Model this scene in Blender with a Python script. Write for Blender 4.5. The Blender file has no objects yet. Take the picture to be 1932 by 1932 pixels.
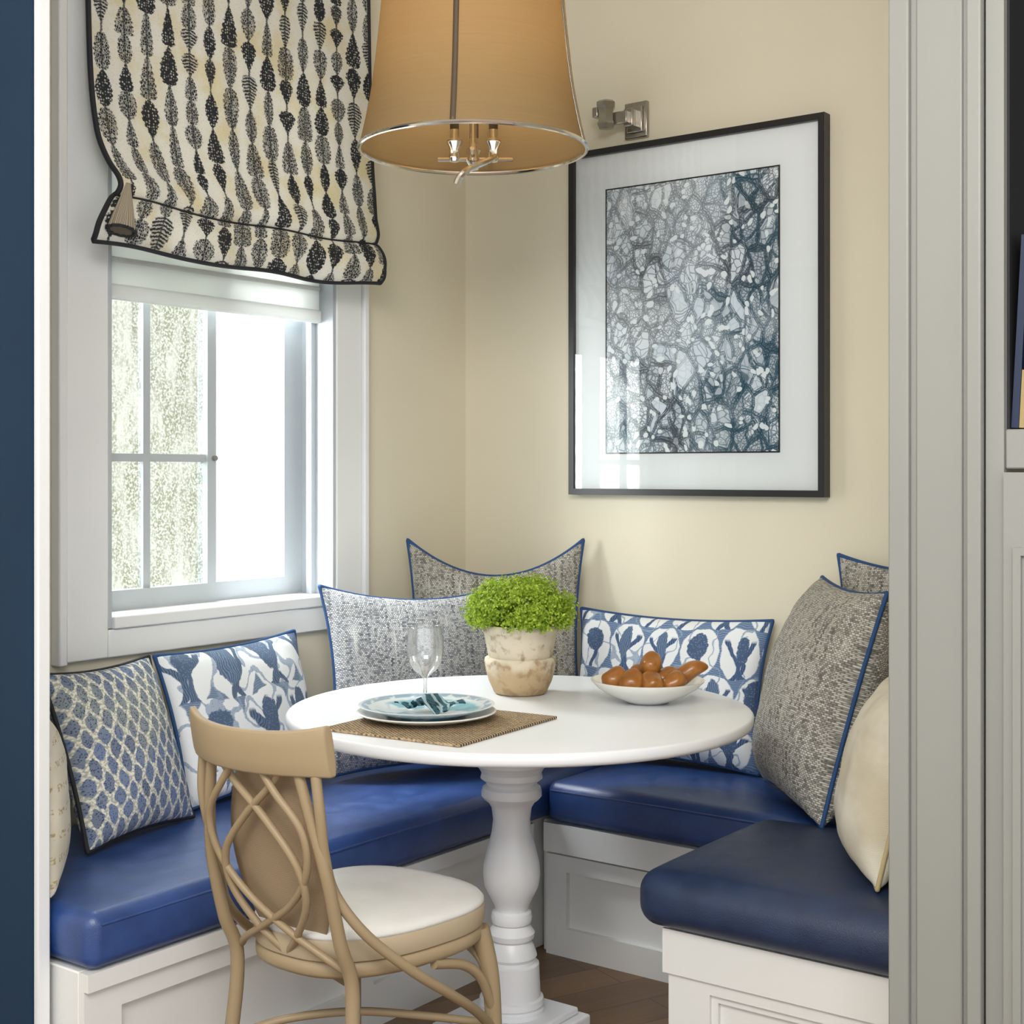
import bpy, bmesh, math, random
from mathutils import Vector, Matrix, noise as mnoise
random.seed(7)
scene = bpy.context.scene
COL = scene.collection
PI = math.pi
ORG = {}

# ------------------------------------------------------------------ node helper
class G:
    def __init__(s, name):
        s.mat = bpy.data.materials.new(name); s.mat.use_nodes = True
        s.nt = s.mat.node_tree; s.nt.nodes.clear()
        s.out = s.nt.nodes.new('ShaderNodeOutputMaterial')
    def n(s, t, **kw):
        x = s.nt.nodes.new(t)
        for k, v in kw.items(): setattr(x, k, v)
        return x
    def put(s, sock, v):
        if v is None: return
        if isinstance(v, bpy.types.NodeSocket): s.nt.links.new(v, sock)
        else:
            if sock.type == 'RGBA' and len(v) == 3: v = (*v, 1)
            sock.default_value = v
    def m(s, op, a, b=None, c=None):
        x = s.n('ShaderNodeMath', operation=op)
        for i, v in enumerate((a, b, c)): s.put(x.inputs[i], v)
        return x.outputs[0]
    def ss(s, v, lo, hi, a=0.0, b=1.0):
        x = s.n('ShaderNodeMapRange', interpolation_type='SMOOTHSTEP')
        for i, q in enumerate((v, lo, hi, a, b)): s.put(x.inputs[i], q)
        return x.outputs[0]
    def mix(s, f, a, b, mode='MIX'):
        x = s.n('ShaderNodeMix', data_type='RGBA', blend_type=mode)
        s.put(x.inputs[0], f); s.put(x.inputs[6], a); s.put(x.inputs[7], b)
        return x.outputs[2]
    def co(s, kind='Object', scale=None, rot=None):
        o = s.n('ShaderNodeTexCoord').outputs[kind]
        if scale or rot:
            mp = s.n('ShaderNodeMapping'); s.put(mp.inputs[0], o)
            if scale: mp.inputs[3].default_value = scale
            if rot: mp.inputs[2].default_value = rot
            o = mp.outputs[0]
        return o
    def mapv(s, v, scale=(1, 1, 1), rot=(0, 0, 0), loc=(0, 0, 0)):
        mp = s.n('ShaderNodeMapping'); s.put(mp.inputs[0], v); mp.inputs[3].default_value = scale; mp.inputs[2].default_value = rot; mp.inputs[1].default_value = loc
        return mp.outputs[0]
    def sep(s, v):
        x = s.n('ShaderNodeSeparateXYZ'); s.put(x.inputs[0], v); return x.outputs
    def comb(s, x, y, z=0.0):
        c = s.n('ShaderNodeCombineXYZ')
        for i, v in enumerate((x, y, z)): s.put(c.inputs[i], v)
        return c.outputs[0]
    def noise(s, v, scale, detail=3, rough=.5, color=False):
        x = s.n('ShaderNodeTexNoise'); s.put(x.inputs['Vector'], v)
        x.inputs['Scale'].default_value = scale; x.inputs['Detail'].default_value = detail
        x.inputs['Roughness'].default_value = rough
        return x.outputs[1] if color else x.outputs[0]
    def vor(s, v, scale, feature='F1', dims='3D', rnd=1.0, color=False):
        x = s.n('ShaderNodeTexVoronoi', feature=feature, voronoi_dimensions=dims)
        s.put(x.inputs['Vector'], v); x.inputs['Scale'].default_value = scale
        x.inputs['Randomness'].default_value = rnd
        return x.outputs[1] if color else x.outputs[0]
    def white(s, v, dims='2D'):
        x = s.n('ShaderNodeTexWhiteNoise', noise_dimensions=dims)
        s.put(x.inputs['W' if dims == '1D' else 'Vector'], v); return x.outputs[0]
    def wave(s, v, scale, dist=0, detail=2, dirn='X', kind='BANDS'):
        x = s.n('ShaderNodeTexWave', wave_type=kind)
        if kind == 'BANDS': x.bands_direction = dirn
        s.put(x.inputs['Vector'], v)
        x.inputs['Scale'].default_value = scale; x.inputs['Distortion'].default_value = dist
        x.inputs['Detail'].default_value = detail
        return x.outputs[1]
    def vadd(s, a, b, k=1.0):
        sb = s.n('ShaderNodeVectorMath', operation='SUBTRACT'); s.put(sb.inputs[0], b); sb.inputs[1].default_value = (.5, .5, .5)
        sc = s.n('ShaderNodeVectorMath', operation='SCALE'); s.put(sc.inputs[0], sb.outputs[0]); sc.inputs[3].default_value = k
        ad = s.n('ShaderNodeVectorMath', operation='ADD'); s.put(ad.inputs[0], a); s.put(ad.inputs[1], sc.outputs[0])
        return ad.outputs[0]
    def bump(s, h, strength=.3, dist=.002):
        b = s.n('ShaderNodeBump'); s.put(b.inputs['Height'], h)
        b.inputs['Strength'].default_value = strength; b.inputs['Distance'].default_value = dist
        return b.outputs[0]
    def bsdf(s, color, rough=.5, metal=0, normal=None, coat=0, spec=.5, sheen=0, trans=0, ior=1.45, final=True, **kw):
        p = s.n('ShaderNodeBsdfPrincipled')
        s.put(p.inputs['Base Color'], color); s.put(p.inputs['Roughness'], rough)
        s.put(p.inputs['Metallic'], float(metal)); p.inputs['Coat Weight'].default_value = coat
        p.inputs['Specular IOR Level'].default_value = spec; p.inputs['Sheen Weight'].default_value = sheen
        p.inputs['Transmission Weight'].default_value = trans; p.inputs['IOR'].default_value = ior
        for k, v in kw.items(): s.put(p.inputs[k.replace('_', ' ')], v)
        if normal is not None: s.put(p.inputs['Normal'], normal)
        if final: s.nt.links.new(p.outputs[0], s.out.inputs[0])
        return p.outputs[0]
    def mixsh(s, f, a, b, final=True):
        x = s.n('ShaderNodeMixShader'); s.put(x.inputs[0], f)
        s.nt.links.new(a, x.inputs[1]); s.nt.links.new(b, x.inputs[2])
        if final: s.nt.links.new(x.outputs[0], s.out.inputs[0])
        return x.outputs[0]

def paint(name, col, rough=.5, bump=.05, var=.04, coat=0, scale=60, spec=.5):
    g = G(name); c = g.co('Object'); nz = g.noise(c, scale, 3)
    big = g.noise(c, 2.5, 2)
    cc = g.mix(g.ss(big, .3, .7, 0, 1), tuple(x*(1-var) for x in col), tuple(min(1, x*(1+var)) for x in col))
    g.bsdf(cc, rough, normal=g.bump(nz, bump, .001), coat=coat, spec=spec); return g.mat

M = {}
M['wall'] = paint('wall_paint', (.745, .695, .555), .75, .08, .02)
M['ceil'] = paint('ceiling_paint', (.8, .79, .75), .8)
M['trim'] = paint('white_trim', (.82, .84, .85), .38, .02, .015)
M['jamb'] = paint('white_trim_toned_down', (.48, .52, .55), .4, .02, .015)  # white trim darkened in colour to offset the strong daylight on jamb and sashes
M['casing'] = paint('grey_trim', (.28, .285, .265), .4, .02, .015)
M['benchwhite'] = paint('bench_white', (.79, .795, .775), .4, .02, .015)
M['navy'] = paint('navy_paint', (.014, .036, .075), .7, .05, .05, spec=.2)
M['tablewhite'] = paint('table_white', (.80, .82, .85), .3, .02, .01)
M['black'] = paint('black_frame', (.018, .018, .02), .35, .03, .05)
M['matboard'] = paint('mat_board', (.82, .84, .85), .8, .02, .005)
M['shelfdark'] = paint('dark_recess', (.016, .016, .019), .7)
M['beigewood'] = paint('beige_bentwood', (.38, .29, .175), .42, .03, .06)
M['postwood'] = paint('beige_bentwood_rods', (.34, .255, .15), .42, .03, .06)
def floor_mat():
    g = G('oak_floor'); c = g.co('Object', rot=(0, 0, .4))
    x, y, z = g.sep(c)
    px = g.m('DIVIDE', x, .12); row = g.m('FLOOR', px); fx = g.m('FRACT', px)
    py = g.m('ADD', g.m('DIVIDE', y, 1.1), g.m('MULTIPLY', g.white(row, '1D'), 5)); fy = g.m('FRACT', py)
    r = g.white(g.comb(row, g.m('FLOOR', py)))
    n = g.noise(g.mapv(c, (14, 1.2, 1)), 3, 5, .6)
    f = g.m('ADD', g.m('MULTIPLY', n, .7), g.m('MULTIPLY', r, .4))
    gap = g.m('MULTIPLY', g.ss(fx, 0, .03), g.ss(fy, 0, .004))
    cc = g.mix(gap, (.03, .018, .01), g.mix(f, (.09, .045, .02), (.26, .15, .07)))
    g.bsdf(cc, .35, normal=g.bump(n, .1, .001)); return g.mat
M['floor'] = floor_mat()
def leather(name, a, b, rough=.40, crease=1.0, coat=.35):
    g = G(name); c = g.co('Object'); v = g.vor(c, 420, 'F1'); n = g.noise(c, 5, 4); n2 = g.noise(c, 16, 3)
    cr_ = g.noise(g.mapv(c, (1, 1, 1), (0, 0, .6)), 9, 2)
    h = g.m('ADD', g.m('MULTIPLY', v, .10), g.m('ADD', g.m('MULTIPLY', n, 1.2), g.m('MULTIPLY', cr_, 1.2*crease)))
    nm = g.bump(h, .4, .007)
    g.bsdf(g.mix(g.ss(n2, .3, .7), a, b), g.ss(n2, .2, .8, rough-.05, rough+.08), normal=nm, coat=coat, spec=.8, Coat_Roughness=.30, Coat_Normal=nm); return g.mat
M['leather'] = leather('blue_leather', (.016, .052, .195), (.023, .070, .25))
M['leather2'] = leather('navy_leather', (.010, .025, .070), (.014, .034, .092), .44, .3, .0)
M['bluepipe'] = paint('blue_piping', (.02, .07, .20), .7)
M['blackpipe'] = paint('black_piping', (.015, .016, .02), .7)
M['creampipe'] = paint('cream_piping', (.46, .38, .21), .7)
M['chrome'] = (lambda g: (g.bsdf((.78, .76, .72), .13, 1), g.mat)[1])(G('polished_nickel'))
M['pewter'] = (lambda g: (g.bsdf(g.mix(g.noise(g.co(), 40, 2), (.30, .28, .25), (.55, .52, .48)), .25, 1), g.mat)[1])(G('aged_nickel'))
def glass(name, rough=0, ior=1.45, tint=(.97, .985, .98)):
    g = G(name); fr = g.n('ShaderNodeFresnel'); fr.inputs[0].default_value = ior
    t = g.n('ShaderNodeBsdfTransparent'); t.inputs[0].default_value = (*tint, 1)
    gl = g.n('ShaderNodeBsdfGlossy'); gl.inputs['Roughness'].default_value = rough; gl.inputs[0].default_value = (1, 1, 1, 1)
    g.mixsh(fr.outputs[0], t.outputs[0], gl.outputs[0]); return g.mat
M['picglass'] = glass('picture_glass', .02)
def thinpane():
    g = G('window_glass'); lw = g.n('ShaderNodeLayerWeight'); lw.inputs[0].default_value = .2
    t = g.n('ShaderNodeBsdfTransparent'); t.inputs[0].default_value = (.97, .985, .98, 1)
    gl = g.n('ShaderNodeBsdfGlossy'); gl.inputs['Roughness'].default_value = .01
    g.mixsh(g.m('MULTIPLY', lw.outputs[0], .5), t.outputs[0], gl.outputs[0]); return g.mat
M['pane'] = thinpane()
def goblet():
    g = G('clear_glass'); lw = g.n('ShaderNodeLayerWeight'); lw.inputs[0].default_value = .5
    t = g.n('ShaderNodeBsdfTransparent'); g.put(t.inputs[0], g.mix(g.ss(lw.outputs[1], .45, 1), (.96, .975, .985), (.45, .50, .53)))
    gl = g.n('ShaderNodeBsdfGlossy'); gl.inputs['Roughness'].default_value = .06
    d = g.n('ShaderNodeBsdfDiffuse'); d.inputs[0].default_value = (.95, .97, .99, 1)
    a = g.mixsh(.17, t.outputs[0], d.outputs[0], final=False)
    g.mixsh(g.ss(lw.outputs[0], .05, .9, .16, .7), a, gl.outputs[0]); return g.mat
M['wineglass'] = goblet()
def obscured():
    g = G('obscured_glass'); c = g.co('Object', scale=(1, 1, .25)); c2 = g.co('Object')
    n = g.noise(c, 26, 5, .75); v = g.noise(c2, 170, 2); big = g.noise(c2, 6, 2)
    f = g.m('MULTIPLY', g.ss(g.m('ADD', n, g.m('MULTIPLY', g.m('SUBTRACT', big, .5), .4)), .26, .62), g.ss(v, .34, .62))
    cc = g.mix(f, (.46, .475, .46), (.20, .215, .165))
    tr = g.n('ShaderNodeBsdfTransparent'); g.put(tr.inputs[0], cc)
    p = g.bsdf(cc, .3, final=False)
    g.mixsh(.10, tr.outputs[0], p); return g.mat
M['obscured'] = obscured()

def weave(name, dark, a, b):
    g = G(name); c = g.co('UV'); d = g.vadd(c, g.noise(c, 25, 2, color=True), .012)
    x, y, z = g.sep(d)
    cy = g.m('DIVIDE', y, .0046); row = g.m('FLOOR', cy)
    cx = g.m('ADD', g.m('DIVIDE', x, .0056), g.m('MULTIPLY', g.m('FLOORED_MODULO', row, 2.0), .5)); col = g.m('FLOOR', cx)
    fx = g.m('ABSOLUTE', g.m('SUBTRACT', g.m('FRACT', cx), .5)); fy = g.m('ABSOLUTE', g.m('SUBTRACT', g.m('FRACT', cy), .5))
    r1 = g.white(g.comb(col, row)); r2 = g.white(g.comb(col, 3.0))
    knot = g.m('MULTIPLY', g.ss(fx, .20, .52, 1, 0), g.ss(fy, .18, .52, 1, 0))
    streak = g.noise(g.mapv(c, (26, 3, 1)), 3, 3)
    lum = g.m('MULTIPLY', g.ss(knot, 0, .7, .25, 1), g.ss(g.m('ADD', g.m('MULTIPLY', r1, .6), g.m('ADD', g.m('MULTIPLY', r2, .35), g.m('MULTIPLY', streak, .6))), .2, 1.0, .10, 1))
    cc = g.mix(lum, dark, g.mix(r1, a, b))
    cc = g.mix(g.ss(streak, .61, .70, 0, .6), cc, b)
    g.bsdf(cc, .9, normal=g.bump(g.m('MULTIPLY', knot, g.m('ADD', .5, r1)), .5, .003), sheen=.1); return g.mat
M['weave'] = weave('grey_tweed', (.055, .068, .095), (.48, .49, .51), (.64, .64, .62))
M['weave2'] = weave('tan_tweed', (.080, .080, .076), (.53, .505, .44), (.68, .66, .59))
def linen(name, a, b, marks=False, kind='UV', freq=2600):
    g = G(name); c = g.co(kind); x, y, z = g.sep(c)
    w = g.m('MULTIPLY', g.m('SINE', g.m('MULTIPLY', x, freq)), g.m('SINE', g.m('MULTIPLY', y, freq)))
    n = g.noise(c, 9, 4); cc = g.mix(g.ss(n, .35, .7), a, b)
    if marks:
        fy = g.m('FRACT', g.m('DIVIDE', y, .045)); fx = g.m('FRACT', g.m('DIVIDE', x, .03))
        mk = g.m('MULTIPLY', g.m('MULTIPLY', g.ss(fy, .3, .36), g.ss(fy, .62, .68, 1, 0)), g.m('MULTIPLY', g.ss(fx, .2, .3), g.ss(g.noise(c, 150, 2), .45, .6)))
        cc = g.mix(mk, cc, (.42, .33, .16))
    g.bsdf(cc, .85, normal=g.bump(g.m('ADD', g.m('MULTIPLY', w, .3), n), .25, .003), sheen=.1); return g.mat
M['cream'] = linen('cream_velvet', (.58, .525, .40), (.74, .705, .60), freq=1700)
M['creammarks'] = linen('cream_linen_marks', (.66, .62, .50), (.76, .72, .62), True)

def beads(name):   # roman shade : columns of dark stacked seed motifs on cream
    g = G(name); c = g.co('UV'); d = g.vadd(c, g.noise(c, 16, 2, color=True), .006)
    d = g.vadd(d, g.noise(c, 190, 3, .7, color=True), .012)
    x, y, z = g.sep(d)
    cu = g.m('DIVIDE', x, .066); col = g.m('FLOOR', cu)
    r1 = g.white(col, '1D')
    fu = g.m('ABSOLUTE', g.m('SUBTRACT', g.m('FRACT', cu), .5))
    vv = g.m('ADD', g.m('DIVIDE', y, g.m('ADD', .060, g.m('MULTIPLY', r1, .05))), g.m('MULTIPLY', r1, 7)); row = g.m('FLOOR', vv); fv = g.m('FRACT', vv)
    r2 = g.white(g.comb(col, row)); r3 = g.white(g.comb(row, g.m('ADD', col, 31.0))); r4 = g.white(g.comb(g.m('ADD', row, 57.0), col))
    fv2 = g.m('POWER', fv, g.m('ADD', .35, g.m('MULTIPLY', g.m('MULTIPLY', r2, r2), 2.6)))
    hem = g.ss(y, .16, .05, 0, .10)
    prof = g.m('MULTIPLY', g.m('POWER', g.m('SINE', g.m('MULTIPLY', fv2, PI)), g.ss(r4, 0, 1, .30, .75)), g.m('ADD', g.m('ADD', .27, hem), g.m('MULTIPLY', r3, .20)))
    prof = g.m('MULTIPLY', prof, g.m('ADD', .84, g.m('MULTIPLY', g.m('ABSOLUTE', g.m('SINE', g.m('MULTIPLY', fv, 22))), .20)))
    mask = g.ss(g.m('SUBTRACT', prof, fu), -.012, .03)
    stem = g.m('MULTIPLY', g.ss(fu, .03, .06, 1, 0), .85)
    ed = g.vor(g.mapv(c, (1.35, 1, 1)), 135, 'DISTANCE_TO_EDGE', rnd=.75)
    scales = g.ss(ed, .01, .14, .25, 1)
    chev = g.m('FRACT', g.m('ADD', g.m('DIVIDE', y, .0085), g.m('MULTIPLY', fu, 2.2)))
    hatch = g.ss(g.m('ABSOLUTE', g.m('SUBTRACT', chev, .5)), .18, .38, 1, .28)
    seeds = g.ss(g.vor(c, 140, 'F1', rnd=.5), .20, .42, .28, 1)
    tx = g.mix(g.ss(r4, .62, .65), g.mix(g.ss(r2, .70, .72), scales, hatch), seeds)
    rim = g.m('MULTIPLY', mask, g.ss(g.m('SUBTRACT', prof, fu), .0, .06, 1, 0))
    ink = g.m('MAXIMUM', g.m('MULTIPLY', mask, tx), g.m('MAXIMUM', g.m('MULTIPLY', rim, .7), stem))
    n = g.noise(c, 9, 4)
    speck = g.ss(g.noise(c, 260, 2), .60, .70, 0, .35)
    ground = g.mix(g.ss(n, .44, .70), (.92, .91, .85), (.86, .79, .56))
    ground = g.mix(speck, ground, (.25, .22, .14))
    cc = g.mix(ink, ground, (.034, .038, .046))
    p = g.bsdf(cc, .85, normal=g.bump(g.noise(c, 500, 1), .2, .001), final=False)
    t = g.n('ShaderNodeBsdfTranslucent'); g.put(t.inputs[0], cc)
    g.mixsh(.35, p, t.outputs[0]); return g.mat
M['shadefab'] = beads('seed_print_fabric')

def floral(name, blue, dark, per=.15, asp=.95, warp=.085, thr0=.44, vines=.05):
    g = G(name); c = g.co('UV'); d = g.vadd(c, g.noise(c, 7.5, 2, color=True), warp)
    d = g.vadd(d, g.noise(c, 90, 2, color=True), .006)
    x, y, z = g.sep(d)
    cv = g.m('DIVIDE', y, per*asp); row = g.m('FLOOR', cv)
    cu = g.m('ADD', g.m('DIVIDE', x, per), g.m('MULTIPLY', g.m('FLOORED_MODULO', row, 2.0), .5)); col = g.m('FLOOR', cu)
    fx = g.m('SUBTRACT', g.m('FRACT', cu), .5); fy = g.m('SUBTRACT', g.m('FRACT', cv), .5)
    rn = g.white(g.comb(col, row)); rn2 = g.white(g.comb(row, g.m('ADD', col, 13.0)))
    fxs = g.m('ADD', fx, g.m('MULTIPLY', g.m('SUBTRACT', rn, .5), .20))
    r = g.m('SQRT', g.m('ADD', g.m('MULTIPLY', fx, fx), g.m('MULTIPLY', g.m('MULTIPLY', fy, fy), .75)))
    inner = g.ss(r, thr0, thr0+.03, 1, 0)
    fy3 = g.m('SUBTRACT', fy, .10)
    rb = g.m('SQRT', g.m('ADD', g.m('MULTIPLY', g.m('MULTIPLY', fxs, fxs), g.m('ADD', .9, g.m('MULTIPLY', rn2, 2.6))), g.m('MULTIPLY', g.m('MULTIPLY', fy3, fy3), g.m('SUBTRACT', 1.15, g.m('MULTIPLY', rn2, .65)))))
    rag = g.m('MULTIPLY', g.m('SUBTRACT', g.noise(c, 110, 2), .5), .10)
    thr = g.m('ADD', g.m('ADD', .20, rag), g.m('MULTIPLY', rn, .12))
    bud = g.ss(g.m('SUBTRACT', rb, thr), 0, .03, 1, 0)
    side = g.m('ABSOLUTE', g.m('SUBTRACT', g.m('ABSOLUTE', fx), g.m('ADD', .16, g.m('MULTIPLY', g.m('SINE', g.m('MULTIPLY', fy, 6.0)), .17))))
    arm = g.m('MULTIPLY', g.m('MULTIPLY', g.ss(side, .05, .075, 1, 0), g.ss(fy, .22, .30, 1, 0)), g.ss(rn2, .25, .3))
    stem = g.m('MULTIPLY', g.ss(g.m('ABSOLUTE', g.m('ADD', fxs, g.m('MULTIPLY', g.m('SINE', g.m('MULTIPLY', fy, 9.0)), .06))), .04, .065, 1, 0), g.ss(fy, -.05, .05, 1, 0))
    vn = g.noise(g.mapv(d, (1, .8, 1)), 13, 1)
    vine = g.m('MULTIPLY', g.ss(g.m('ABSOLUTE', g.m('SUBTRACT', vn, .5)), vines*.7, vines, 1, 0), .8)
    ground = g.mix(g.m('MULTIPLY', g.ss(g.wave(d, 55, 2, 1, 'Y'), .3, .6), .5), blue, (.30, .40, .54))
    rays = g.ss(g.wave(d, 60, 3, 1, 'X'), .25, .55)
    dots = g.ss(g.vor(c, 200, rnd=.6), .2, .42)
    cc = g.mix(inner, ground, (.80, .84, .87))
    cc = g.mix(vine, cc, g.mix(dots, (.13, .21, .36), (.28, .37, .51)))
    cc = g.mix(g.m('MAXIMUM', arm, stem), cc, g.mix(rays, blue, dark))
    cc = g.mix(bud, cc, g.mix(g.m('MULTIPLY', g.mix(g.ss(rn2, .5, .52), dots, rays), .8), (.17, .25, .39), dark))
    g.bsdf(cc, .85, normal=g.bump(g.noise(c, 300, 2), .3, .002), sheen=.1); return g.mat
M['floral'] = floral('blue_floral_print', (.14, .20, .31), (.060, .10, .175), .14, 1.2, .09, .52, .030)
M['floral2'] = floral('blue_blossom_print', (.095, .165, .32), (.036, .072, .165), .115, 1.1, .05, .465, .018)
def diamond(name):
    g = G(name); c = g.co('UV'); d = g.vadd(c, g.noise(c, 20, 2, color=True), .020)
    d = g.vadd(d, g.noise(c, 120, 2, color=True), .008)
    x, y, z = g.sep(d)
    a = g.m('ADD', g.m('DIVIDE', x, .037), g.m('DIVIDE', y, .066)); b = g.m('SUBTRACT', g.m('DIVIDE', x, .037), g.m('DIVIDE', y, .066))
    fa = g.m('ABSOLUTE', g.m('SUBTRACT', g.m('FRACT', a), .5)); fb = g.m('ABSOLUTE', g.m('SUBTRACT', g.m('FRACT', b), .5))
    rr_ = g.m('ADD', g.m('MULTIPLY', g.m('MAXIMUM', fa, fb), .5), g.m('MULTIPLY', g.m('SQRT', g.m('ADD', g.m('MULTIPLY', fa, fa), g.m('MULTIPLY', fb, fb))), .5))
    rnd = g.white(g.comb(g.m('FLOOR', a), g.m('FLOOR', b)))
    blob = g.ss(rr_, .38, .45, 1, 0)
    dots = g.ss(g.vor(c, 260, rnd=.8), .22, .5)
    bl = g.mix(rnd, (.018, .04, .13), (.05, .11, .32)); bl = g.mix(g.m('MULTIPLY', dots, .45), bl, (.36, .41, .46))
    bl = g.mix(g.ss(g.noise(c, 5, 2), .50, .62), bl, g.mix(dots, (.03, .05, .09), (.26, .30, .33)))
    cc = g.mix(blob, g.mix(g.ss(g.noise(c, 170, 2), .4, .6), (.82, .80, .68), (.42, .44, .40)), bl)
    g.bsdf(cc, .9, normal=g.bump(dots, .4, .002)); return g.mat
M['diamond'] = diamond('blue_net_fabric')
def art():
    # a web of overlapping nets of thin lines with hatched bands and small pale openings
    g = G('ink_drawing'); c = g.co('Object'); x, y, z = g.sep(c); v0 = g.comb(x, z)
    v = g.vadd(g.vadd(v0, g.noise(v0, 6, 2, color=True), .10), g.noise(v0, 17, 2, color=True), .028)
    vb = g.vadd(g.vadd(v0, g.noise(g.mapv(v0, loc=(3.1, 1.7, 0)), 7, 2, color=True), .10), g.noise(v0, 19, 2, color=True), .025)
    vA = g.mapv(v, (1.35, .78, 1), (0, 0, -.55)); vB = g.mapv(vb, (1.2, .72, 1), (0, 0, .65), (5, 2, 0))
    eA = g.vor(vA, 13, 'DISTANCE_TO_EDGE', '2D', .85); cA = g.sep(g.vor(vA, 13, 'F1', '2D', .85, color=True))
    eB = g.vor(vB, 17, 'DISTANCE_TO_EDGE', '2D', .85); cB = g.sep(g.vor(vB, 17, 'F1', '2D', .85, color=True))
    eC = g.vor(v, 46, 'DISTANCE_TO_EDGE', '2D'); cC = g.sep(g.vor(v, 46, 'F1', '2D', color=True)); fC = g.vor(v, 46, 'F1', '2D')
    eD = g.vor(vb, 105, 'DISTANCE_TO_EDGE', '2D')
    def ribbon(e, w):
        core = g.ss(e, .008, .026, 1, 0)
        rail = g.ss(g.m('ABSOLUTE', g.m('SUBTRACT', e, w)), .008, .022, 1, 0)
        return g.m('MAXIMUM', core, g.m('MULTIPLY', rail, .85))
    dn = g.noise(g.mapv(v0, (1, 1, 1), (0, 0, .7)), 4.2, 2)
    right = g.ss(x, -.25, .28, -.14, .08); low = g.ss(z, .1, .8, .07, -.05)
    dark = g.ss(g.m('ADD', g.m('ADD', dn, right), low), .38, .62)
    webA = ribbon(eA, .085); webB = g.m('MULTIPLY', ribbon(eB, .10), .9)
    bandA = g.ss(eA, .07, .10, 1, 0); bandB = g.ss(eB, .085, .115, 1, 0)
    band = g.m('MAXIMUM', bandA, g.m('MULTIPLY', bandB, g.ss(cB[0], .3, .35)))
    flow = g.noise(v, 12, 2)
    iso = g.ss(g.m('ABSOLUTE', g.m('SUBTRACT', g.m('FRACT', g.m('MULTIPLY', flow, 28)), .5)), .14, .30, 1, 0)
    netC = g.m('MULTIPLY', g.ss(eC, .03, .09, 1, 0), .75)
    netD = g.m('MULTIPLY', g.ss(eD, .05, .16, 1, 0), g.ss(cA[1], .45, .5, 0, .75))
    ink = g.m('MAXIMUM', webA, webB)
    ink = g.m('MAXIMUM', ink, g.m('MULTIPLY', band, g.m('MULTIPLY', iso, .85)))
    ink = g.m('MAXIMUM', ink, g.m('MULTIPLY', netC, g.ss(cA[2], .25, .30, .25, 1)))
    ink = g.m('MAXIMUM', ink, netD)
    ink = g.m('MULTIPLY', ink, g.m('ADD', .72, g.m('MULTIPLY', dark, .28)))
    tint = g.mix(g.ss(g.m('ADD', g.m('ADD', g.noise(v0, 3, 2), right), low), .36, .54), (.036, .040, .048), (.010, .066, .105))
    wash = g.m('ADD', g.m('MULTIPLY', band, g.m('ADD', .10, g.m('MULTIPLY', dark, .40))), g.m('MULTIPLY', g.m('MULTIPLY', dark, g.ss(cB[1], .35, .4)), .34))
    pale = g.mix(wash, g.mix(g.m('MULTIPLY', cA[0], .5), (.83, .87, .91), (.62, .70, .80)), g.mix(.5, tint, (.14, .22, .30)))
    drops = g.m('MULTIPLY', g.ss(cC[2], .76, .78), g.ss(fC, .33, .39, 1, 0))
    cc = g.mix(ink, pale, tint); cc = g.mix(drops, cc, (.88, .92, .94))
    g.bsdf(cc, .8); return g.mat
M['art'] = art()
def lampshade():
    g = G('tan_shade_fabric'); c = g.co('Object'); n = g.noise(g.co('Object', scale=(1, 1, 40)), 6, 3)
    cc = g.mix(n, (.41, .30, .155), (.47, .35, .19))
    p = g.bsdf(cc, .75, normal=g.bump(n, .1, .001), final=False)
    t = g.n('ShaderNodeBsdfTranslucent'); g.put(t.inputs[0], cc)
    a = g.mixsh(.45, p, t.outputs[0], final=False)
    tr = g.n('ShaderNodeBsdfTransparent'); tr.inputs[0].default_value = (.75, .62, .42, 1)
    g.mixsh(.22, a, tr.outputs[0]); return g.mat
M['lampshade'] = lampshade()
def leafmat(name, a, b):
    g = G(name); inf = g.n('ShaderNodeNewGeometry'); r = inf.outputs['Random Per Island']
    cc = g.mix(r, a, b); p = g.bsdf(cc, .5, final=False)
    t = g.n('ShaderNodeBsdfTranslucent'); g.put(t.inputs[0], cc); g.mixsh(.35, p, t.outputs[0]); return g.mat
M['leaf'] = leafmat('herb_leaf', (.19, .32, .018), (.54, .70, .08))
M['hedge'] = leafmat('hedge_leaf', (.30, .33, .22), (.56, .58, .48))
def terracotta():
    g = G('weathered_terracotta'); c = g.co('Object'); n = g.noise(c, 11, 6, .6); n2 = g.noise(c, 45, 4)
    x, y, z = g.sep(c); low = g.ss(z, .10, .02)
    f = g.m('ADD', g.m('MULTIPLY', n, .7), g.m('MULTIPLY', low, .24))
    cc = g.mix(g.ss(f, .34, .56), (.64, .57, .45), (.46, .34, .20))
    cc = g.mix(g.ss(n2, .50, .70, 0, .7), cc, (.29, .19, .10))
    g.bsdf(cc, .9, normal=g.bump(n2, .4, .002)); return g.mat
M['terracotta'] = terracotta()
M['soil'] = paint('soil', (.03, .02, .012), .95, .8)
def bread():
    g = G('baked_crust'); c = g.co('Object'); n = g.noise(c, 30, 4)
    g.bsdf(g.mix(g.ss(n, .35, .7), (.28, .10, .017), (.42, .18, .040)), .32, normal=g.bump(n, .4, .004), coat=.3); return g.mat
M['bread'] = bread()
M['ceramic'] = paint('white_ceramic', (.80, .80, .76), .2, .01, .01, coat=.3)
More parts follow.
